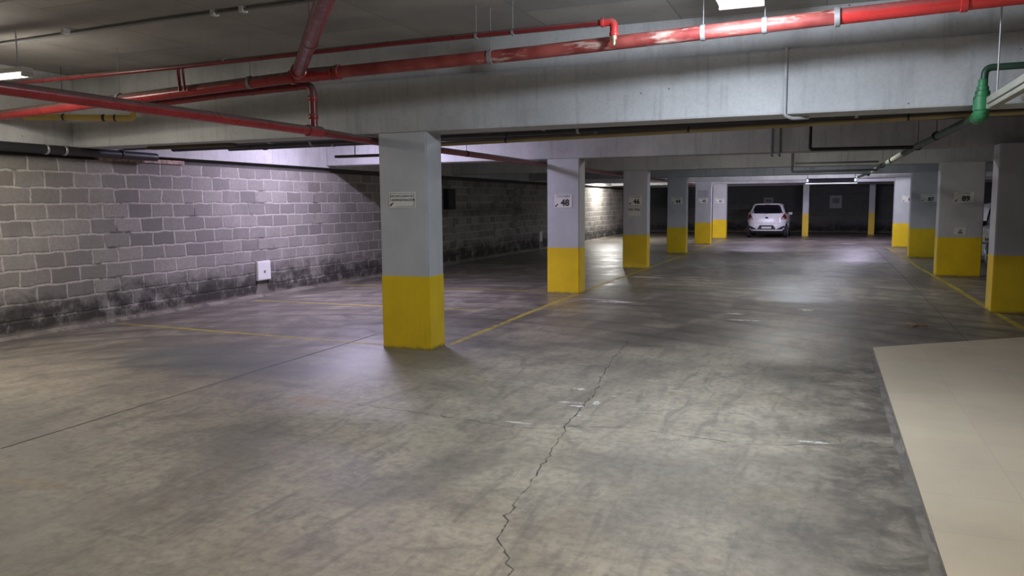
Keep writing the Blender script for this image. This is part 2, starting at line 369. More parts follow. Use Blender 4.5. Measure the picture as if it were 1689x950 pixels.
def hanger(p, r, ztop, parent, mat=None, name='hanger'):
    """ring round the pipe with a rod up to what carries it; axis = pipe direction"""
    p = Vector(p); bm = bmesh.new()
    tube(bm, [(p.x, p.y, p.z + r), (p.x, p.y, ztop)], 0.003, seg=8)
    return bm
def strap(p, axis, r, ztop, parent, mat=None, width=0.03):
    p = Vector(p); a = Vector(axis).normalized(); bm = bmesh.new()
    tube(bm, [p - a * width / 2, p + a * width / 2], r + 0.004, seg=18)
    tube(bm, [p + Vector((0, 0, r)), Vector((p.x, p.y, ztop))], 0.0035, seg=8)
    return link('hanger', bm, mat or M['galv'], parent, True)
def text_mesh(s, size, name, mat, parent, loc, weight=0.0, ax='C'):
    """lettering lying in the XZ plane facing -Y, raised 1 mm"""
    cu = bpy.data.curves.new(name, 'FONT'); cu.body = s; cu.size = size; cu.align_x = 'CENTER'; cu.align_y = 'CENTER'
    cu.extrude = 0.0006; cu.offset = weight; cu.resolution_u = 3
    tmp = bpy.data.objects.new(name, cu); COL.objects.link(tmp)
    bpy.context.view_layer.update()
    me = bpy.data.meshes.new_from_object(tmp.evaluated_get(bpy.context.evaluated_depsgraph_get()))
    bpy.data.objects.remove(tmp); bpy.data.curves.remove(cu)
    me.transform(Matrix.Rotation(PI / 2, 4, 'X')); me.materials.clear(); me.materials.append(mat); me.name = name
    o = bpy.data.objects.new(name, me); COL.objects.link(o); o.parent = parent; o.location = loc
    return o

# ------------------------------------------------------------------ the shell
XW, XE, YN, YB, ZC, ZS = -8.95, 9.5, -6.0, 42.0, 3.2, 2.30
YL = [7.342, 12.848, 18.372, 24.049, 29.635, 34.65]
YR = [12.384, 18.112, 23.71, 29.088]
XL0, XL1, XR0, XR1 = -4.422, -3.851, 2.188, 2.98
DL, DR, ZY = 0.352, 0.417, 0.79
def S(o): return tag(o, kind='structure')
S(link('floor', B(XW - .3, XE + .3, YN - .3, YB + .3, -0.25, 0.0), M['floor']))
S(link('ceiling', B(XW - .3, XE + .3, YN - .3, YB + .3, ZC, ZC + .25), M['ceiling']))
S(link('wall_left', B(XW - .25, XW, YN, YB, 0, 2.17), M['blocks']))
S(link('trim_1', B(XW - .25, XW + .06, YN, YB, 2.265, ZC), M['upper']))
S(link('trim_2', B(XW - .25, XW - .06, YN, YB, 2.17, 2.265), M['joint']))  # recess strip coloured dark to stand in for the gap's shade
S(link('wall_right', B(XE, XE + .25, YN, YB, 0, ZC), M['blocks_back']))
S(link('wall_back', B(XW - .25, XE + .25, YB, YB + .25, 0, ZC), M['blocks_back']))
S(link('wall_front', B(XW - .25, XE + .25, YN - .25, YN, 0, ZC), M['beam']))
# screed fillet at the foot of the left wall
bm = bmesh.new()
prev = None
for i in range(97):
    y = YN + i * 0.5; a = 0.05 + 0.03 * random.random(); h = 0.025 + 0.03 * random.random()
    cur = [bm.verts.new((XW, y, 0)), bm.verts.new((XW + a, y, 0)), bm.verts.new((XW + a * .4, y, h * .5)), bm.verts.new((XW, y, h))]
    if prev:
        for k in range(3): bm.faces.new((prev[k], prev[k + 1], cur[k + 1], cur[k]))
    prev = cur
S(link('baseboard_left', bm, M['mortar'], None, True))

def beam(y, d=0.40):
    bm = bmesh.new()
    box(bm, XW + .06, XE, y, y + d, ZS, 2.86, bevel=0.022)
    box(bm, XW + .06, XE, y + 0.05, y + d, 2.86, ZC)
    return S(link('ceiling_beam', bm, M['beam']))
for y in [1.7] + YL + [39.9]: beam(y)

# joint sealed along the beam soffit edge of the first beam: timber left in the concrete
# ------------------------------------------------------------------ floor markings, cracks and joints
def ribbon(name, pts, width, mat, z=0.0012, jitter=0.0, step=0.12, parent=None, wj=0.0):
    bm = bmesh.new(); P = [Vector((p[0], p[1], z)) for p in pts]; Q = []
    for a, b in zip(P, P[1:]):
        n = max(1, int((b - a).length / step))
        for k in range(n): Q.append(a.lerp(b, k / n))
    Q.append(P[-1])
    if jitter:
        for k in range(1, len(Q) - 1):
            Q[k] = Q[k] + Vector((random.gauss(0, jitter), random.gauss(0, jitter), 0))
    prev = None
    for k, p in enumerate(Q):
        d = (Q[min(k + 1, len(Q) - 1)] - Q[max(k - 1, 0)]).normalized(); n = Vector((-d.y, d.x, 0))
        wd = width * (1 + random.uniform(-wj, wj)) / 2
        cur = (bm.verts.new(p - n * wd), bm.verts.new(p + n * wd))
        if prev: bm.faces.new((prev[0], cur[0], cur[1], prev[1]))
        prev = cur
    return tag(link(name, bm, mat, parent), kind='structure')
ribbon('road_marking', [(-8.75, 7.74), (-4.5, 7.49)], 0.07, M['line'])
for y in (10.40, 15.6, 21.2, 26.8, 32.3): ribbon('road_marking', [(-8.7, y), (-4.6, y)], 0.07, M['line'])
for y in (12.9, 18.4, 24.1, 29.6): ribbon('road_marking', [(-8.7, y + .12), (-4.45, y + .12)], 0.07, M['line'])
ribbon('road_marking', [(-3.80, 7.72), (-3.86, 10.2), (-3.90, 14.4), (-3.78, 23.0), (-3.8, 34.6)], 0.08, M['line'])
ribbon('road_marking', [(2.30, 10.30), (2.24, 12.3), (2.20, 16.2), (2.10, 20.0), (2.0, 29.0)], 0.09, M['line'])
ribbon('floor_joint', [(-8.9, 0.6), (-4.91, 3.38), (-4.96, 8.1), (-4.6, 8.9)][1:3], 0.014, M['joint'], step=.3, jitter=.004)
ribbon('floor_joint', [(1.52, 8.9), (1.55, 14.5), (1.60, 29)], 0.014, M['joint'], step=.3, jitter=.003)
ribbon('floor_crack', [(-2.0, 8.7), (-1.92, 7.6), (-1.80, 6.7), (-1.69, 6.07), (-1.66, 5.5), (-1.63, 5.08), (-1.53, 4.5), (-1.48, 4.04), (-1.43, 3.6), (-1.38, 3.28), (-1.26, 3.10), (-1.18, 2.9), (-1.15, 2.5)], 0.008, M['crack'], jitter=0.010, step=0.05, wj=.7)
ribbon('floor_crack', [(-3.6, 5.16), (-3.28, 5.13), (-2.8, 5.09), (-2.41, 5.04), (-2.05, 4.97), (-1.74, 4.99), (-1.60, 5.12), (-1.2, 5.23), (-0.8, 5.14), (-0.34, 5.11), (0.05, 5.27), (0.46, 5.36)], 0.008, M['crack'], jitter=0.009, step=0.05, wj=.7)

def blotch(name, cx, cy, rx, ry, mat, z=0.0016, n=26, rough=0.35, rot=0.0):
    bm = bmesh.new(); vs_ = []
    for k in range(n):
        a = 2 * PI * k / n; r = 1 + random.uniform(-rough, rough)
        x, y = math.cos(a) * rx * r, math.sin(a) * ry * r
        vs_.append(bm.verts.new((cx + x * math.cos(rot) - y * math.sin(rot), cy + x * math.sin(rot) + y * math.cos(rot), z)))
    bm.faces.new(vs_)
    return tag(link(name, bm, mat), kind='structure')
for (x, y, a, b) in [(-1.86, 6.20, .05, .03), (-1.78, 5.75, .10, .02), (-1.60, 5.8, .03, .06), (-1.71, 5.66, .06, .02), (-1.52, 6.05, .05, .02), (-1.62, 5.42, .02, .02),
                     (-3.0, 5.30, .09, .02), (-3.4, 5.34, .05, .02), (-1.98, 5.08, .10, .015), (-0.02, 5.30, .10, .02), (-0.92, 10.6, .25, .05), (-1.1, 11.2, .12, .08), (-3.3, 12.2, .3, .06), (-3.0, 12.0, .25, .1), (-3.4, 16.2, .3, .1), (-0.2, 11.9, .1, .1), (0.9, 31.0, .3, .15)]:
    blotch('paint_scuff', x, y, a, b, M['white_scuff'])

# ------------------------------------------------------------------ raised tiled platform
bm = bmesh.new()
poly = [(0.525, 8.88), (2.13, 10.09), (4.6, 11.95), (4.6, 0.6), (0.50, 0.6), (0.515, 3.5)]
lo = [bm.verts.new((x, y, 0)) for x, y in poly]; hi = [bm.verts.new((x, y, 0.03)) for x, y in poly]
bm.faces.new(hi); bm.faces.new(lo[::-1])
for k in range(len(poly)):
    f = bm.faces.new((lo[k], lo[(k + 1) % len(poly)], hi[(k + 1) % len(poly)], hi[k])); f.material_index = 1
S(link('floor_platform', bm, [M['tile'], M['tile_edge']]))
ribbon('trim_3', [(0.47, 0.6), (0.487, 3.5), (0.498, 8.9)], 0.04, M['foot'], z=.002, jitter=.004, wj=.3)

# ------------------------------------------------------------------ columns
def column(x0, x1, y, d, label, upper='shaft', zy=ZY, name='column', cat='column', group=None):
    r = empty(name, ((x0 + x1) / 2, y + d / 2, 0), label, cat, group)
    hx, hy = (x1 - x0) / 2, d / 2
    bv = 0.012 if hx > .1 else 0.004
    bm = B(-hx, hx, -hy, hy, zy, ZS); bmesh.ops.bevel(bm, geom=[e for e in bm.edges if abs(e.verts[0].co.z - e.verts[1].co.z) > .1], offset=bv, segments=2, affect='EDGES')
    link('shaft', bm, M[upper], r)
    bm = B(-hx - .003, hx + .003, -hy - .003, hy + .003, 0, zy); bmesh.ops.bevel(bm, geom=[e for e in bm.edges if abs(e.verts[0].co.z - e.verts[1].co.z) > .1], offset=bv, segments=2, affect='EDGES')
    tag(link('painted_base', bm, M['yellow'], r), 'bright yellow painted foot')
    return r
def cx(i): return (XL0 + XL1) / 2
column(XL0, XL1, YL[0], DL, 'nearest grey concrete column with yellow foot, beside the empty near bay')
column(XL0, XL1, YL[1], DL, 'grey column with yellow foot carrying the number 48 sign')
column(XL0, XL1, YL[2], DL, 'grey column with yellow foot carrying the number 46 sign')
column(XL0, XL1, YL[3], DL, 'grey column with yellow foot carrying the number 44 sign')
column(XL0, XL1, YL[4], DL, 'grey column with yellow foot carrying the number 43 sign and a notice above it')
column(XL0, XL1, YL[5], DL, 'farthest column of the left row, grey with a stained yellow foot')
column(XR0, XR1, YR[0], DR, 'wide column with yellow foot cut by the right edge of the photo')
column(XR0, XR1, YR[1], DR, 'wide grey column with yellow foot carrying the number 89 sign')
column(XR0, XR1, YR[2], DR, 'wide grey column with yellow foot directly behind the one numbered 89')
column(XR0, XR1, YR[3], DR, 'farthest wide column of the right row, pale above yellow')
column(-0.85, -0.60, 36.9, .18, 'slim lilac post with yellow foot right of the white car', 'shaft', zy=1.0, name='post', cat='post')
column(1.92, 2.17, 39.3, .18, 'slim dark post with yellow foot by the back wall', 'shaft', zy=1.0, name='post', cat='post')

# ------------------------------------------------------------------ signs
def emblem(parent, x, z, s):
    """small dark slanted mark: two joined blobs"""
    bm = bmesh.new()
    for (ax, az, r) in ((-.5, -.4, .42), (.35, .35, .32)):
        vs_ = [bm.verts.new((x + s * (ax + r * math.cos(2 * PI * k / 14)), -0.0075, z + s * (az + r * math.sin(2 * PI * k / 14)))) for k in range(14)]
        f = bm.faces.new(vs_)
    f = bm.faces.new([bm.verts.new((x + s * a, -0.0076, z + s * b)) for a, b in ((-.6, -.15), (-.25, -.6), (.5, .15), (.15, .5))])
    return link('emblem', bm, M['ink'], parent)
def board(label, x, y, z, wd, ht, plate='plate', border=False, cat='sign', group=None, name='number_sign'):
    r = empty(name, (x, y, z), label, cat, group)
    link('plate', B(-wd / 2, wd / 2, -0.006, 0, -ht / 2, ht / 2, bevel=0.0015), M[plate], r)
    if border:
        bm = bmesh.new(); a, b, t = wd / 2 - .014, ht / 2 - .014, .003
        for (x0, x1, z0, z1) in ((-a, a, b - t, b), (-a + .07, a, -b, -b + t), (-a, -a + t, -b + .05, b), (a - t, a, -b, b)):
            box(bm, x0, x1, -0.0075, -0.006, z0, z1)
        link('border', bm, M['ink'], r)
    return r
def num_sign(num, x, y, z, label, wd=.34, ht=.24):
    r = board(label, x, y, z, wd, ht)
    text_mesh('COCHERA', ht * .24, 'lettering', M['ink_soft'], r, (0.0, -0.0075, ht * .37))
    text_mesh(num, ht * .68, 'number', M['ink'], r, (wd * .10, -0.0075, -ht * .14), weight=0.006)
    emblem(r, -wd * .37, -ht * .30, ht * .16)
    return r
r = board('cream notice reserving the bay for the administration, on the nearest column', -4.145, YL[0], 1.600, .315, .165, border=True)
text_mesh('USO EXCLUSIVO DE', .030, 'lettering', M['ink'], r, (-.005, -.0075, .038), 0)
text_mesh('ADMINISTRACIÓN', .034, 'lettering', M['ink'], r, (.012, -.0075, -.002), 0)
emblem(r, -.125, -.045, .026)
num_sign('48', -4.13, YL[1], 1.585, 'white sign reading COCHERA 48 on the second column of the left row', .31, .22)
num_sign('46', -4.13, YL[2], 1.600, 'white sign reading COCHERA 46 above a paper notice', .31, .22)
r = board('paper name notice taped under the number 46 sign', -4.15, YL[2], 1.345, .29, .22, 'paper', cat='notice', name='paper_notice')
text_mesh('De Vito', .085, 'lettering', M['ink'], r, (0, -.0075, .045), .002)
num_sign('44', -4.13, YL[3], 1.60, 'white sign reading COCHERA 44 on a grey column', .34, .20)
num_sign('43', -4.13, YL[4], 1.60, 'white sign reading COCHERA 43 below a grey notice', .34, .17)
board('blank-looking grey notice above the number 43 sign', -4.13, YL[4], 1.85, .38, .26, 'plate_dim', cat='notice', name='paper_notice')
num_sign('41', -4.13, YL[5], 1.60, 'white sign reading COCHERA 41 on the farthest left column', .36, .20)
num_sign('89', 2.62, YR[1], 1.60, 'white sign reading COCHERA 89, largest fully visible sign on the right row', .36, .21)
r = board('small paper notice low on the column numbered 89', 2.585, YR[1], 0.92, .22, .14, 'paper', cat='notice', name='paper_notice')
bm = bmesh.new(); box(bm, -.04, .04, -.0075, -.006, -.05, -.01); box(bm, -.02, .02, -.0075, -.006, .0, .03); link('drawing', bm, M['ink_soft'], r)
num_sign('87', 2.62, YR[2], 1.60, 'white sign reading COCHERA 87 behind the column numbered 89', .42, .20)
num_sign('85', 2.62, YR[3], 1.60, 'white number sign half hidden on the farthest right column', .42, .20)
r = board('white sign on the wide column at the right edge of the photo', 2.72, YR[0], 1.62, .30, .24)
text_mesh('COCHERA', .055, 'lettering', M['ink_soft'], r, (0, -.0075, .085)); emblem(r, -.10, -.06, .045)
# boards on the dark back wall
def wall_board(x, z, wd, ht, label):
    r = board(label, x, YB, z, wd, ht, 'plate_dim', name='wall_board')
    bm = bmesh.new(); box(bm, -wd * .3, wd * .3, -.008, -.006, -ht * .1, ht * .3); link('drawing', bm, M['ink_soft'], r)
wall_board(-2.6, 1.55, .45, .38, 'dim board on the back wall above the white car')
wall_board(0.55, 1.50, .55, .62, 'dim square board on the dark back wall right of the slim lilac post')

# ------------------------------------------------------------------ electrical and wall boxes on the left wall
r = empty('electrical_box', (XW, 10.93, 0.28), 'white square box low on the left block wall', 'box')
link('case', B(0, .05, -.17, .17, 0, .33, bevel=.006), M['white_plastic'], r)
link('cover', B(.05, .058, -.155, .155, .015, .315, bevel=.003), M['white_plastic'], r)
link('latch', B(.058, .064, -.02, .02, .13, .17), M['brass'], r)
bm = bmesh.new()
vs_ = [bm.verts.new((XW + .004, 10.93 + a, b)) for a, b in ((-.12, .28), (-.15, .15), (-.19, .06), (-.16, .03), (.1, .03), (.17, .06), (.12, .16), (.10, .28))]
bm.faces.new(vs_); tag(link('mortar_patch', bm, M['mortar']), kind='structure')
r = empty('wall_cabinet', (XW, 18.15, 1.42), 'black shallow cabinet on the dark left wall behind the nearest column', 'cabinet')
link('case', B(0, .14, -.22, .22, 0, .52, bevel=.006), M['black'], r)
link('door', B(.14, .15, -.20, .20, .02, .50, bevel=.003), M['black'], r)
r = empty('junction_box', (XW, 25.15, 0.27), 'pale narrow junction box on the left wall beside the number 48 column', 'box')
link('case', B(0, .07, -.13, .13, 0, .33, bevel=.006), M['white_plastic'], r)
link('conduit', T([(.03, 0, -.27), (.03, 0, 0)], .02, seg=8), M['white_plastic'], r)

# ------------------------------------------------------------------ pipes
# main red pipe, in front of the first beam
Y1 = 6.3
r = empty('main_sprinkler_pipe', (-4.6, Y1, 2.77), 'thick red pipe across the whole width in front of the first beam, peeling and whitened', 'pipe')
def loc(pts, o=r): return [tuple(Vector(p) - Vector(o.location)) for p in pts]
def O(o, *p): return tuple(Vector(p) - Vector(o.location))
link('pipe', T(loc([(XW + .06, Y1, 2.592), (-4.50, Y1, 2.764)]), .055, seg=20), M['red'], r, True)
link('pipe', T(loc([(-4.50, Y1, 2.764), (-2.4, Y1, 2.795), (0.05, Y1, 2.870)]), .055, seg=20), M['red_worn'], r, True)
tag(link('pipe', T(loc([(0.05, Y1, 2.870), (3.2, Y1, 2.96), (XE, Y1, 3.0)]), .057, seg=20), M['red_fresh'], r, True), 'freshly painted bright red length')
collar(O(r, 0.05, Y1, 2.870), (1, 0, .03), .072, .04, 'coupling', M['galv'], r)
collar(O(r, 0.85, Y1, 2.893), (1, 0, .03), .066, .05, 'coupling', M['red_fresh'], r)
collar(O(r, -4.70, Y1, 2.757), (1, 0, .04), .068, .05, 'coupling', M['red'], r)
collar(O(r, -4.20, Y1, 2.769), (1, 0, .0), .068, .05, 'coupling', M['red'], r)
collar(O(r, -4.45, Y1, 2.765), (1, 0, .0), .064, .40, 'tee', M['red'], r)
for x, z in ((-2.67, 2.791), (-0.90, 2.84), (-6.9, 2.675), (-0.45, 2.855), (-5.2, 2.738)):
    strap(O(r, x, Y1, z), (1, 0, 0), .058, ZC - r.location.z, r, M['conduit'], .035)
# diagonal branch towards the camera
r = empty('diagonal_sprinkler_pipe', (-4.6, 6.25, 2.80), 'thick dark red pipe slanting from the main red pipe up towards the camera', 'pipe')
link('pipe', T(loc([(-4.66, 6.32, 2.79), (-2.91, 4.25, 2.82), (-0.8, 1.75, 2.86), (1.6, -1.1, 2.9)], r), .060, seg=20), M['red_dark'], r, True)
d = Vector((1.81, -2.17, .03)).normalized()
collar(O(r, -4.57, 6.21, 2.79), d, .074, .07, 'coupling', M['red'], r)
strap(O(r, -3.71, 5.2, 2.806), d, .060, ZC - r.location.z, r, M['red_dark'], .03)
# thin sprinkler line with a nozzle
Y2 = 6.18
r = empty('thin_sprinkler_pipe', (-4.6, Y2, 2.99), 'thin dark red pipe just under the ceiling ending in a brass sprinkler nozzle', 'pipe')
link('pipe', T(loc([(XW + .06, Y2, 2.91), (-6.0, Y2, 2.921), (-3.5, Y2, 2.953), (-1.66, Y2, 2.96), (-1.57, Y2, 2.96), (-1.57, Y2, 2.89)], r), .0225, seg=14, corner=.05), M['red_dark'], r, True)
bm = bmesh.new(); tube(bm, loc([(-1.66, Y2, 2.96), (-1.57, Y2, 2.96), (-1.57, Y2, 2.865)], r), .032, seg=16, corner=.045); link('elbow', bm, M['red_fresh'], r, True)
collar(O(r, -1.66, Y2, 2.96), (1, 0, 0), .036, .03, 'coupling', M['red_fresh'], r)
collar(O(r, -1.57, Y2, 2.865), (0, 0, 1), .036, .03, 'coupling', M['red_fresh'], r)
bm = bmesh.new(); tube(bm, loc([(-1.57, Y2, 2.855), (-1.57, Y2, 2.830), (-1.57, Y2, 2.815), (-1.57, Y2, 2.795), (-1.57, Y2, 2.780), (-1.57, Y2, 2.777)], r), [.026, .026, .016, .016, .010, .022], seg=12)
tag(link('sprinkler_nozzle', bm, M['brass'], r, True), 'brass nozzle pointing down')
for x in (-2.75, -2.42, -5.4): strap(O(r, x, Y2, 2.95), (1, 0, 0), .023, ZC - r.location.z, r, M['conduit'], .02)
bm = bmesh.new()
tube(bm, loc([(-5.98, Y2, 2.92), (-5.98, Y2 + .015, 2.69)], r), .017, seg=12); tube(bm, loc([(-5.92, Y2, 2.92), (-5.92, Y2 + .015, 2.69)], r), .012, seg=12)
tag(link('drop_pipe', bm, M['red_dark'], r, True), 'short vertical pipe joining the thin line to the pipe below')
# smaller red pipe feeding the long low one
r = empty('elbowed_red_pipe', (-4.6, 6.46, 2.27), 'red elbowed pipe dropping from under the main red pipe to the low one', 'pipe')
link('pipe', T(loc([(-6.9, 6.46, 2.62), (-5.6, 6.46, 2.675), (-4.6, 6.46, 2.70), (-4.6, 6.46, 2.29)], r), .040, seg=16, corner=.09), M['red_dark'], r, True)
collar(O(r, -4.6, 6.46, 2.575), (0, 0, 1), .047, .05, 'coupling', M['red'], r)
collar(O(r, -4.6, 6.46, 2.40), (0, 0, 1), .047, .05, 'coupling', M['red'], r)
# long low red pipe running away along the left row
r = empty('long_red_pipe', (-4.575, 6.46, 2.262), 'long red pipe at beam height running away left of the column row', 'pipe')
LP = [(-4.60, -2.0, 2.275), (-4.60, 6.46, 2.262), (-4.585, 7.5, 2.240), (-4.57, 13.0, 2.232), (-4.56, 22, 2.222), (-4.56, 34, 2.21)]
link('pipe', T(loc(LP[:2], r), .043, seg=18), M['red'], r, True)
link('pipe', T(loc(LP[1:], r), .040, seg=18), M['red_dark'], r, True)
collar(O(r, -4.60, 6.46, 2.262), (0, 1, 0), .055, .22, 'tee', M['red'], r)
for y in (9.9, 14.6, 20.4): strap(O(r, -4.57, y, 2.236), (0, 1, 0), .04, ZC - r.location.z, r, M['black_pipe'], .03)
# yellow gas pipe at far left
r = empty('short_yellow_pipe', (-8.0, 7.1, 2.62), 'short yellow pipe with an upturned end below the red pipes at far left', 'pipe')
link('pipe', T(loc([(-8.86, 6.68, 2.62), (-8.4, 6.85, 2.615), (-7.74, 7.15, 2.60), (-7.66, 7.17, 2.60), (-7.66, 7.17, 2.74), (-7.62, 7.40, 2.76)], r), .036, seg=16, corner=.07), M['yellow_pipe'], r, True)
collar(O(r, -7.98, 7.04, 2.605), (.9, .4, 0), .042, .03, 'coupling', M['black_pipe'], r)
collar(O(r, -7.86, 7.095, 2.603), (.9, .4, 0), .042, .02, 'coupling', M['black_pipe'], r)
strap(O(r, -8.4, 6.85, 2.615), (.9, .3, 0), .037, ZC - r.location.z, r, M['black_pipe'], .02)
# pipes just behind the first beam
r = empty('long_yellow_pipe', (-2, 8.2, 2.26), 'long thin yellow pipe running crosswise behind the first beam', 'pipe')
link('pipe', T(loc([(-4.30, 8.2, 2.234), (-4.0, 8.2, 2.238), (-2.2, 8.2, 2.26), (-.34, 8.2, 2.288), (1.1, 8.2, 2.312), (XE, 8.2, 2.36)], r), .026, seg=12), M['dusty_yellow'], r, True)
for x in (-3.3, -1.3, .7): strap(O(r, x, 8.2, 2.25 + (x + 3.3) * .015), (1, 0, 0), .027, ZC - r.location.z, r, M['black_pipe'], .02)
def drain(y, x0, label, rr=.045, z0=2.34, z1=2.40):
    r = empty('black_drain_pipe', (-2, y, 2.35), label, 'pipe', 'black pipes behind the first beam')
    zz = lambda x: z0 + (x - x0) / (XE - x0) * (z1 - z0)
    link('pipe', T(loc([(x0, y, zz(x0)), (-2.0, y, zz(-2.0)), (XE - .01, y, zz(XE))], r), rr, seg=12), M['black_pipe'], r, True)
    for x in (-6.2, -2.7, 0.1, 2.6): strap(O(r, x + (y - 8) * .4, y, zz(x)), (1, 0, 0), rr + .001, ZC - r.location.z, r, M['galv'], .03)
    for x in (-7.0, -3.4, 1.9): collar(O(r, x, y, zz(x)), (1, 0, 0), rr + .008, .06, 'coupling', M['black_pipe'], r)
drain(7.88, -8.6, 'black pipe tight behind the first beam, nearest of the three crosswise pipes', .05)
drain(8.42, -8.3, 'black pipe crosswise behind the first beam, middle one of three', .05, 2.345)
drain(8.72, -7.6, 'black pipe crosswise behind the first beam, farthest of three', .05, 2.35)
# black drain on the left wall
r = empty('wall_drain_pipe', (-8.78, 5, 2.25), 'black drain pipe along the top of the left block wall, from the left edge', 'pipe')
link('pipe', T(loc([(-8.80, -1.0, 2.30), (-8.80, 6.3, 2.262), (-8.80, 8.6, 2.245)], r), .055, seg=16), M['black_pipe'], r, True)
for y in (6.9, 7.15, 8.0): collar(O(r, -8.80, y, 2.256), (0, 1, 0), .064, .03, 'coupling', M['galv'] if y < 7.5 else M['black_pipe'], r)
for y in (4.0, 7.5): strap(O(r, -8.80, y, 2.258), (0, 1, 0), .056, 2.6 - r.location.z, r, M['black_pipe'], .03)
# torn board, and brick-like strip painted for light shining in the gap
S(link('trim_4', B(XW - .06, XW + .03, 7.76, 9.25, 2.17, 2.225), M['gap_light']))
tag(link('timber_batten', B(-7.9, -6.6, 7.58, 7.70, 2.265, 2.30, bevel=.004), M['wood']), 'dark timber strip left under the back edge of the first beam', 'timber')
tag(link('timber_batten', B(-6.3, -5.3, 9.3, 9.40, 2.20, 2.235, bevel=.004), M['wood']), 'short dark timber strip hanging under the ceiling of the lit left bay', 'timber')
o = bpy.data.objects['timber_batten.001']
bm = bmesh.new(); bm.from_mesh(o.data)
for x in (-6.0, -5.5): tube(bm, [(x, 9.35, 2.235), (x, 9.35, ZC)], .006, seg=6)
bm.to_mesh(o.data); bm.free()

# green water pipe on the right
r = empty('green_water_pipe', (1.12, 7.05, 2.4), 'green plastic pipe with a fat stepped fitting, running away on the right', 'pipe')
link('pipe', T(loc([(3.4, 7.0, 2.56), (1.11, 7.0, 2.545), (1.10, 7.0, 2.30)], r), .026, seg=14, corner=.05), M['green_dark'], r, True)
bm = bmesh.new(); tube(bm, loc([(1.10, 7.0, 2.46), (1.10, 7.0, 2.455), (1.10, 7.0, 2.41), (1.10, 7.0, 2.405), (1.10, 7.0, 2.375), (1.10, 7.0, 2.37), (1.10, 7.0, 2.335), (1.10, 7.0, 2.33), (1.10, 7.0, 2.23), (1.10, 7.0, 2.215)], r), [.030, .034, .034, .042, .042, .052, .052, .062, .062, .045], seg=20)
tag(link('reducer_fitting', bm, M['green'], r, True), 'bright green stepped fitting')
bm = bmesh.new(); tube(bm, loc([(1.10, 7.0, 2.27), (1.10, 7.0, 2.20), (1.12, 7.3, 2.20)], r), .055, seg=16, corner=.08); link('elbow', bm, M['green'], r, True)
link('pipe', T(loc([(1.11, 7.15, 2.20), (1.12, 8.6, 2.225), (1.08, 12.2, 2.235), (1.04, 20.0, 2.235), (0.90, 26.0, 2.23), (0.9, 33, 2.23)], r), .036, seg=14), M['green_dark'], r, True)
tag(link('sleeve', T(loc([(1.075, 12.9, 2.236), (1.062, 16.0, 2.236)], r), .044, seg=14), M['sleeve'], r, True), 'pale worn sleeve round the pipe')
tag(link('sleeve', T(loc([(1.05, 18.3, 2.235), (1.04, 20.8, 2.235)], r), .044, seg=14), M['sleeve'], r, True), 'pale worn sleeve round the pipe')
for y in (9.6, 11.4, 14.9, 17.2, 22.5): strap(O(r, 1.10 if y < 12 else 1.05, y, 2.232), (0, 1, 0), .044, ZC - r.location.z, r, M['black_pipe'], .05)
# dark conduits
r = empty('black_square_conduit', (-.2, 10.5, 2.3), 'thin black conduit bent in a U below the second beam', 'conduit')
link('tube', T(loc([(-.18, 10.5, ZC - .004), (-.18, 10.5, 2.185), (.97, 10.6, 2.18)], r), .022, seg=10, corner=.04), M['black_pipe'], r, True)
r = empty('black_looped_conduit', (-.6, 17, 2.2), 'pair of thin black conduits bent below the third beam near the centre', 'conduit')
link('tube', T(loc([(-.62, 17.2, ZC - .004), (-.62, 17.2, 2.15), (.97, 17.2, 2.155)], r), .022, seg=10, corner=.04), M['black_pipe'], r, True)
link('tube', T(loc([(-.56, 17.0, 2.31), (.97, 17.0, 2.305)], r), .018, seg=10), M['black_pipe'], r, True)
r = empty('grey_twin_conduit', (-.6, 12.80, 2.5), 'twin grey vertical conduits fixed to the face of the second beam', 'conduit')
for dx in (-.05, .06): link('tube', T(loc([(-.72 + dx, 12.815, ZC), (-.72 + dx, 12.815, 2.26), (-.72 + dx, 13.0, 2.255)], r), .018, seg=10, corner=.03), M['conduit'], r, True)
# white conduit on the face of the first beam
r = empty('white_conduit', (-.34, 7.31, 2.5), 'thin white vertical conduit on the face of the first beam, below the bright lamp', 'conduit')
link('tube', T(loc([(-.34, 7.31, 2.87), (-.34, 7.31, 2.29), (-.28, 7.36, 2.265), (-.15, 7.5, 2.28)], r), .015, seg=10, corner=.03), M['pale_conduit'], r, True)
link('saddle', B(-.03, .03, -.02, .02, .36, .38), M['pale_conduit'], r)
# conduit on the ceiling at upper left
r = empty('ceiling_conduit', (-5.5, 5.46, 3.17), 'thin grey conduit clipped to the ceiling at upper left', 'conduit')
link('tube', T(loc([(XW + .06, 5.68, 3.175), (-5.56, 5.47, 3.175), (-3.0, 5.42, 3.175), (-1.6, 5.3, 3.175)], r), .014, seg=10), M['conduit'], r, True)
link('tube', T(loc([(-8.0, 5.66, 3.18), (-5.56, 5.50, 3.18), (-3.6, 5.46, 3.18)], r), .009, seg=8), M['black_pipe'], r, True)
for x in (-4.85, -4.55, -3.7, -6.6): link('clip', B(*[v for v in (x - .02 + 5.5, x + .02 + 5.5, -.035, .035, -.015, .03)]), M['white_plastic'], r)

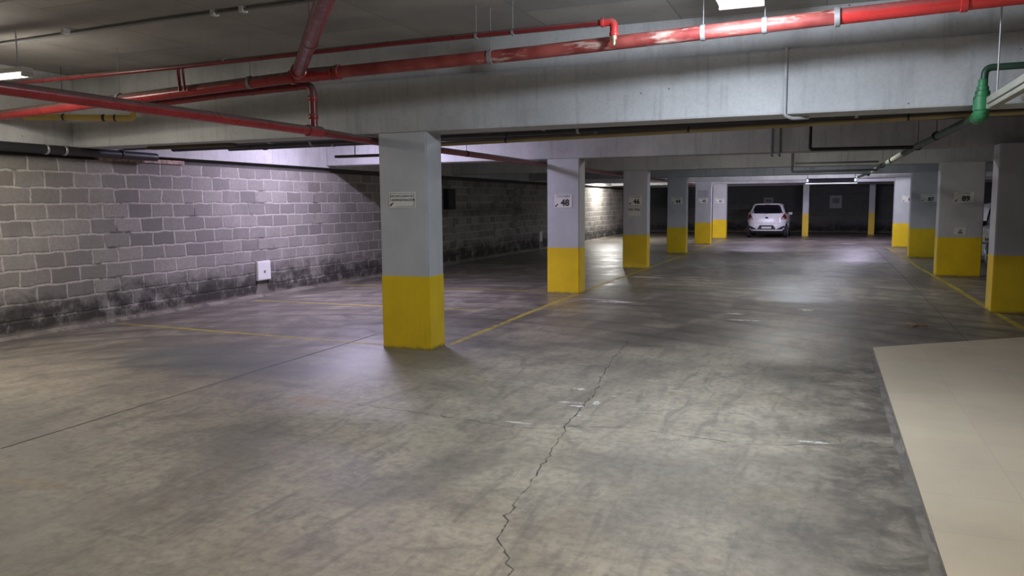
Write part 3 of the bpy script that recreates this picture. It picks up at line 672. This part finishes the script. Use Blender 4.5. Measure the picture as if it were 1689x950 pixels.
# ------------------------------------------------------------------ batten lamps
def batten(x, y, z, rz, length, watts, col, label, lit=8.0, hang=True, width=.11, glow=.45, body='reflector', group=None):
    r = empty('batten_lamp', (x, y, z), label, 'lamp', group, rz)
    h = length / 2
    link('housing', B(-h, h, -width / 2, width / 2, 0.0, 0.05, bevel=.008), M[body], r)
    m = tube_mat('lit_tube_%d' % len(bpy.data.materials), col, lit) if watts else M[body]
    tag(link('diffuser', B(-h + .03, h - .03, -width / 2 + .012, width / 2 - .012, -0.035, 0.0, bevel=.012), m, r), 'glowing diffuser' if watts else 'unlit diffuser')
    for s in (-1, 1):
        link('end_cap', B(min(s * h, s * (h - .03)), max(s * h, s * (h - .03)), -width / 2, width / 2, -.038, 0.0, bevel=.006), M[body], r)
        if hang:
            link('hanger', T([(s * h * .8, 0, .05), (s * h * .8, 0, ZC - z)], .006, seg=8), M['galv'], r)
    if watts:
        for dz, rot, k in ((-.045, 0.0, 1.0),):
            ld = bpy.data.lights.new('tube_light', 'AREA'); ld.shape = 'RECTANGLE'; ld.size = length - .08; ld.size_y = width
            ld.energy = watts * k; ld.color = col; ld.spread = PI
            lo_ = bpy.data.objects.new('tube_light', ld); COL.objects.link(lo_); lo_.parent = r; lo_.location = (0, 0, dz)
        # sideways and upward spill of the bare diffuser
        ld = bpy.data.lights.new('tube_glow', 'POINT'); ld.shadow_soft_size = .06; ld.energy = watts * glow; ld.color = col
        lo_ = bpy.data.objects.new('tube_glow', ld); COL.objects.link(lo_); lo_.parent = r; lo_.location = (0, 0, -.11)
    return r
batten(-0.60, 5.50, 2.99, PI / 2, 1.24, 40, COOL, 'brilliant cool white batten lamp at the top edge, above the peeling red pipe', lit=16, width=.32, glow=2.5)
batten(-7.48, 5.25, 2.79, 0.0, 1.25, 48, WARM, 'warm white batten lamp cut by the left edge, hung from the ceiling', lit=9)
batten(-7.0, 11.1, 3.06, 0.0, 1.25, 150, LILAC, 'batten lamp in the second left bay hidden above the first beam', lit=9)
batten(-8.35, 32.4, 2.72, PI / 2, 1.2, 140, NEUT, 'white batten lamp lighting the far end of the left block wall', lit=9)
batten(0.1, 0.2, 3.02, 0.0, 1.25, 135, WARM, 'unseen batten lamp added behind the viewer to light the near floor', lit=8, glow=.12)  # unseen fixture added to supply light on the near floor
batten(2.6, 1.2, 3.02, 0.0, 1.25, 36, WARM, 'unseen batten lamp added over the tiled platform, out of view to the right', lit=8, glow=.12)  # added out of view to brighten the tiles
batten(-2.2, 10.4, 3.06, 0.0, 1.25, 12, NEUT, 'unseen batten lamp added over the lane between the first two beams', lit=8)  # unseen, added to brighten the face of the second beam
batten(-0.6, 14.9, 3.06, 0.0, 1.25, 60, NEUT, 'unseen batten lamp added over the lane between the second and third beams', lit=8)  # unseen, added to brighten the middle of the lane
batten(-0.6, 20.6, 3.06, 0.0, 1.25, 60, COOL, 'unseen batten lamp added over the lane between the third and fourth beams', lit=8)  # hidden by the beams, added as light for the lane beyond
batten(-2.4, 31.4, 3.06, 0.0, 1.25, 80, LILAC, 'left one of two unseen batten lamps added over the far lane before the white car', lit=8)  # added unseen pair, spreading light over the far floor
batten(1.2, 32.6, 3.06, 0.0, 1.25, 85, LILAC, 'right one of two unseen batten lamps added over the far lane before the white car', lit=8)  # second of the added pair, widens the far pool of light
batten(1.13, 6.02, 2.25, PI / 2, 1.5, 0, NEUT, 'unlit pale batten lamp at right, ending at the green fitting', hang=True, width=.08, body='dull')
# the low lamp in the far lane: tube on top of a bluish tray, throwing its light on the beam behind
r = empty('tray_lamp', (0.22, 25.2, 2.09), 'long bluish tray lamp hung low in the middle of the far driving lane', 'lamp')
link('tray', B(-.73, .66, -.02, .0, -.02, .13, bevel=.006), M['tray'], r)
mt = tube_mat('tray_tube', (.88, .86, 1.0), 3)
tag(link('tube', T([(-.66, .07, .06), (.62, .07, .06)], .018, seg=10), mt, r, True), 'glowing tube')
for sx in (-.69, .62):
    link('glowing_end', B(sx - .02, sx + .02, -.03, -.018, .03, .10), mt, r)  # end caps given emission to look brightly lit, no lamps in them
    link('tube_holder', B(sx - .02, sx + .02, .0, .09, .02, .10), M['reflector'], r)
    link('hanger', T([(sx, .05, .10), (sx, .05, ZC - 2.10)], .008, seg=8), M['galv'], r)
link('rim', B(-.74, .67, -.028, -.02, -.030, -.018), mt, r)  # lower edge made to glow as a bright line, not a source
ld = bpy.data.lights.new('tube_light', 'AREA'); ld.shape = 'RECTANGLE'; ld.size = 1.3; ld.size_y = .08; ld.energy = 170; ld.color = (.86, .84, 1.0)
lo_ = bpy.data.objects.new('tube_light', ld); COL.objects.link(lo_); lo_.parent = r; lo_.location = (0, .12, .08); lo_.rotation_euler = (PI * .60, 0, 0)
ld = bpy.data.lights.new('tube_glow', 'AREA'); ld.shape = 'RECTANGLE'; ld.size = 1.3; ld.size_y = .08; ld.energy = 30; ld.color = (.86, .84, 1.0)
lo_ = bpy.data.objects.new('tube_glow', ld); COL.objects.link(lo_); lo_.parent = r; lo_.location = (0, .06, -.03)

# ------------------------------------------------------------------ cars
def make_car(name, label, loc_, rz, paint, L=3.95):
    r = empty(name, loc_, label, 'car', rz=rz)
    # levels: z, rear y, front y, half width, exponent
    LV = [(.20, .16, L - .20, .74, 5), (.26, .06, L - .08, .80, 5), (.36, .02, L - .02, .835, 5), (.50, .00, L, .85, 5), (.58, .01, L, .853, 5), (.62, .05, L - .01, .853, 5), (.75, .09, L - .06, .855, 5),
          (.88, .13, L - .22, .85, 5), (.94, .17, L - .55, .835, 5), (.985, .19, L - 1.05, .80, 5), (1.02, .21, L - 1.10, .765, 5.5), (1.15, .31, L - 1.32, .725, 5.5), (1.28, .42, L - 1.58, .675, 5.5), (1.38, .50, L - 1.80, .63, 5.5),
          (1.43, .55, L - 1.98, .585, 5), (1.462, .68, L - 2.2, .50, 4), (1.475, .95, L - 2.45, .36, 3.5)]
    def lev(z):
        for a, b in zip(LV, LV[1:]):
            if a[0] <= z <= b[0]:
                t = (z - a[0]) / (b[0] - a[0]); return tuple(a[k] + (b[k] - a[k]) * t for k in range(1, 5))
        return LV[-1][1:]
    def ring(z, n=56, off=0.0):
        yr, yf, hw, e = lev(z); yc, ly = (yr + yf) / 2, (yf - yr) / 2; out = []
        for k in range(n):
            a = 2 * PI * (k + .5) / n; c, s = math.cos(a), math.sin(a)
            out.append(((abs(c) ** (2 / e)) * (1 if c > 0 else -1) * (hw + off), yc + (abs(s) ** (2 / e)) * (1 if s > 0 else -1) * (ly + off), z))
        return out
    zs = []
    for a, b in zip(LV, LV[1:]):
        zs += [a[0], (a[0] + b[0]) / 2]
    zs.append(LV[-1][0])
    bm = bmesh.new(); prev = None; first = None
    for z in zs:
        cur = [bm.verts.new(p) for p in ring(z)]
        if prev:
            for k in range(len(cur)): bm.faces.new((prev[k], prev[(k + 1) % len(cur)], cur[(k + 1) % len(cur)], cur[k]))
        else: first = cur
        prev = cur
    bm.faces.new(prev); bm.faces.new(first[::-1])
    # wheel arches cut back: sink side vertices round the wheels
    for v in bm.verts:
        for wy in (.62, L - .75):
            d = math.hypot(v.co.y - wy, v.co.z - .30)
            if d < .37 and abs(v.co.x) > .6: v.co.x = math.copysign(.62, v.co.x)
    link('body', bm, paint, r, True)
    def yrear(x, z):
        yr, yf, hw, e = lev(z); yc, ly = (yr + yf) / 2, (yf - yr) / 2
        t = min(.9999, abs(x) / hw); return yc - ly * (1 - t ** e) ** (1 / e)
    def yfront(x, z):
        yr, yf, hw, e = lev(z); yc, ly = (yr + yf) / 2, (yf - yr) / 2
        t = min(.9999, abs(x) / hw); return yc + ly * (1 - t ** e) ** (1 / e)
    def patch(nm, z0, z1, xl, xr, mat, fn=yrear, off=-.008, nx=12, nz=6, label=None):
        bm = bmesh.new(); g = []
        for j in range(nz + 1):
            t = j / nz; z = z0 + (z1 - z0) * t; a, b = xl(t), xr(t)
            g.append([bm.verts.new((a + (b - a) * i / nx, fn(a + (b - a) * i / nx, z) + off, z)) for i in range(nx + 1)])
        for j in range(nz):
            for i in range(nx): bm.faces.new((g[j][i], g[j][i + 1], g[j + 1][i + 1], g[j + 1][i]))
        o = link(nm, bm, mat, r, True)
        if label: o['label'] = label
        return o
    lp = lambda a, b: (lambda t: a + (b - a) * t)
    patch('rear_window', 1.04, 1.40, lp(-.64, -.50), lp(.64, .50), M['glass'])
    patch('windscreen', 1.04, 1.40, lp(-.66, -.54), lp(.66, .54), M['glass'], yfront, .008)
    for s in (-1, 1):
        a, b = lp(.565 * s, .69 * s), lp(.80 * s, .79 * s)
        patch('tail_light', .79, 1.03, a, b, M['tail'], nx=6, off=-.012)
        patch('reverse_lamp', .80, .86, lp(.60 * s, .62 * s), lp(.70 * s, .71 * s), M['tail_clear'], nx=4, off=-.016)
        patch('bumper_trim', .36, .50, lp(.38 * s, .66 * s), lp(.62 * s, .76 * s), M['trim'], nx=6, off=-.006)
        patch('head_light', .66, .82, lp(.48 * s, .58 * s), lp(.80 * s, .80 * s), M['tail_clear'], yfront, .008, nx=5)
        # side windows
        bm = bmesh.new(); g = []
        for j in range(5):
            z = 1.04 + .32 * j / 4; hw = lev(z)[2] + .006; y0, y1 = .62 + .12 * j / 4, L - 1.45 - .35 * j / 4
            g.append([bm.verts.new((s * hw * (1 - .0 * i), y0 + (y1 - y0) * i / 8, z)) for i in range(9)])
        for j in range(4):
            for i in range(8): bm.faces.new((g[j][i], g[j][i + 1], g[j + 1][i + 1], g[j + 1][i]))
        link('side_window', bm, M['glass'], r, True)
        bm = B(-.09, .09, -.05, .05, -.06, .06, bevel=.03)
        bmesh.ops.translate(bm, verts=bm.verts[:], vec=(s * .86, L - 1.35, 1.0)); link('wing_mirror', bm, paint if paint == M['body_white'] else M['black'], r, True)
    patch('bumper_recess', .36, .55, lp(-.38, -.27), lp(.38, .27), M['trim'], off=-.010)
    patch('grille', .30, .52, lp(-.42, -.36), lp(.42, .36), M['trim'], yfront, .008)
    patch('number_plate', .395, .50, lp(-.20, -.20), lp(.20, .20), M['paper'], off=-.022, nx=4, nz=2)
    patch('plate_band', .485, .503, lp(-.20, -.20), lp(.20, .20), M['badge'], off=-.025, nx=4, nz=2)
    bm = bmesh.new(); vs_ = [bm.verts.new((.065 * math.cos(2 * PI * k / 20), .1 - .02, .86 + .032 * math.sin(2 * PI * k / 20))) for k in range(20)]
    bm.faces.new(vs_); link('badge', bm, M['badge'], r)
    bm = B(-.50, .50, .40, .62, 1.415, 1.445, bevel=.012); link('roof_spoiler', bm, paint, r, True)
    bm = B(-.10, .10, .385, .402, 1.405, 1.425); link('brake_light', bm, M['tail'], r)
    link('wiper', T([(.0, .17, 1.03), (-.28, .20, 1.10)], .008, seg=6), M['trim'], r)
    patch('lower_valance', .205, .30, lp(-.60, -.66), lp(.60, .66), M['trim'], off=-.012)
    for sx in (-1, 1):
        for wy in (.62, L - .75):
            bm = bmesh.new(); X = sx * .75
            tube(bm, [(X - .09, wy, .30), (X - .085, wy, .30), (X - .06, wy, .30), (X + .06, wy, .30), (X + .085, wy, .30), (X + .09, wy, .30)], [.20, .27, .30, .30, .27, .20], seg=28)
            wl = link('wheel', bm, M['rubber'], r, True)
            bm = bmesh.new(); X2 = X + sx * .093
            tube(bm, [(X2 - .005, wy, .30), (X2 + .005, wy, .30)], .06, seg=12)
            for k in range(5):
                a = 2 * PI * k / 5; c = Vector((X2, wy, .30)); e = c + Vector((0, math.cos(a), math.sin(a))) * .19
                tube(bm, [c, e], .022, seg=6)
            link('rim', bm, M['alloy'], wl, True)
    return r
make_car('hatchback_car', 'white hatchback parked tail outward in the dark bay by the back wall', (-2.25, 35.3, 0), 0.0, M['body_white'])
make_car('parked_car', 'grey car mostly hidden behind the wide columns at right', (4.30, 23.6, 0), PI, M['body_grey'])

# ------------------------------------------------------------------ litter
r = empty('dry_twig', (1.11, 10.8, 0.0), 'small reddish dry twig lying on the dark floor beyond the tiled platform', 'litter')
bm = bmesh.new(); tube(bm, [(-.12, .10, .008), (.0, .02, .02), (.13, .04, .008)], .007, seg=6); tube(bm, [(-.05, -.12, .007), (.02, -.02, .012), (.14, .02, .007)], .007, seg=6)
link('stick', bm, M['twig'], r); link('leaf', B(-.03, .08, -.03, .01, .001, .006), M['twig'], r)
tag(link('drain_cover', T([(-.49, 33.9, .0), (-.49, 33.9, .012)], .17, seg=24), M['black']), 'small dark round cover on the far floor in front of the lilac post', 'cover')
bm = bmesh.new(); box(bm, 2.07, 2.32, 9.62, 9.78, .03, .10, bevel=.02); tag(link('rubber_block', bm, M['rubber'], None, True), 'small black block on the tiled platform at the right edge of the photo', 'block')
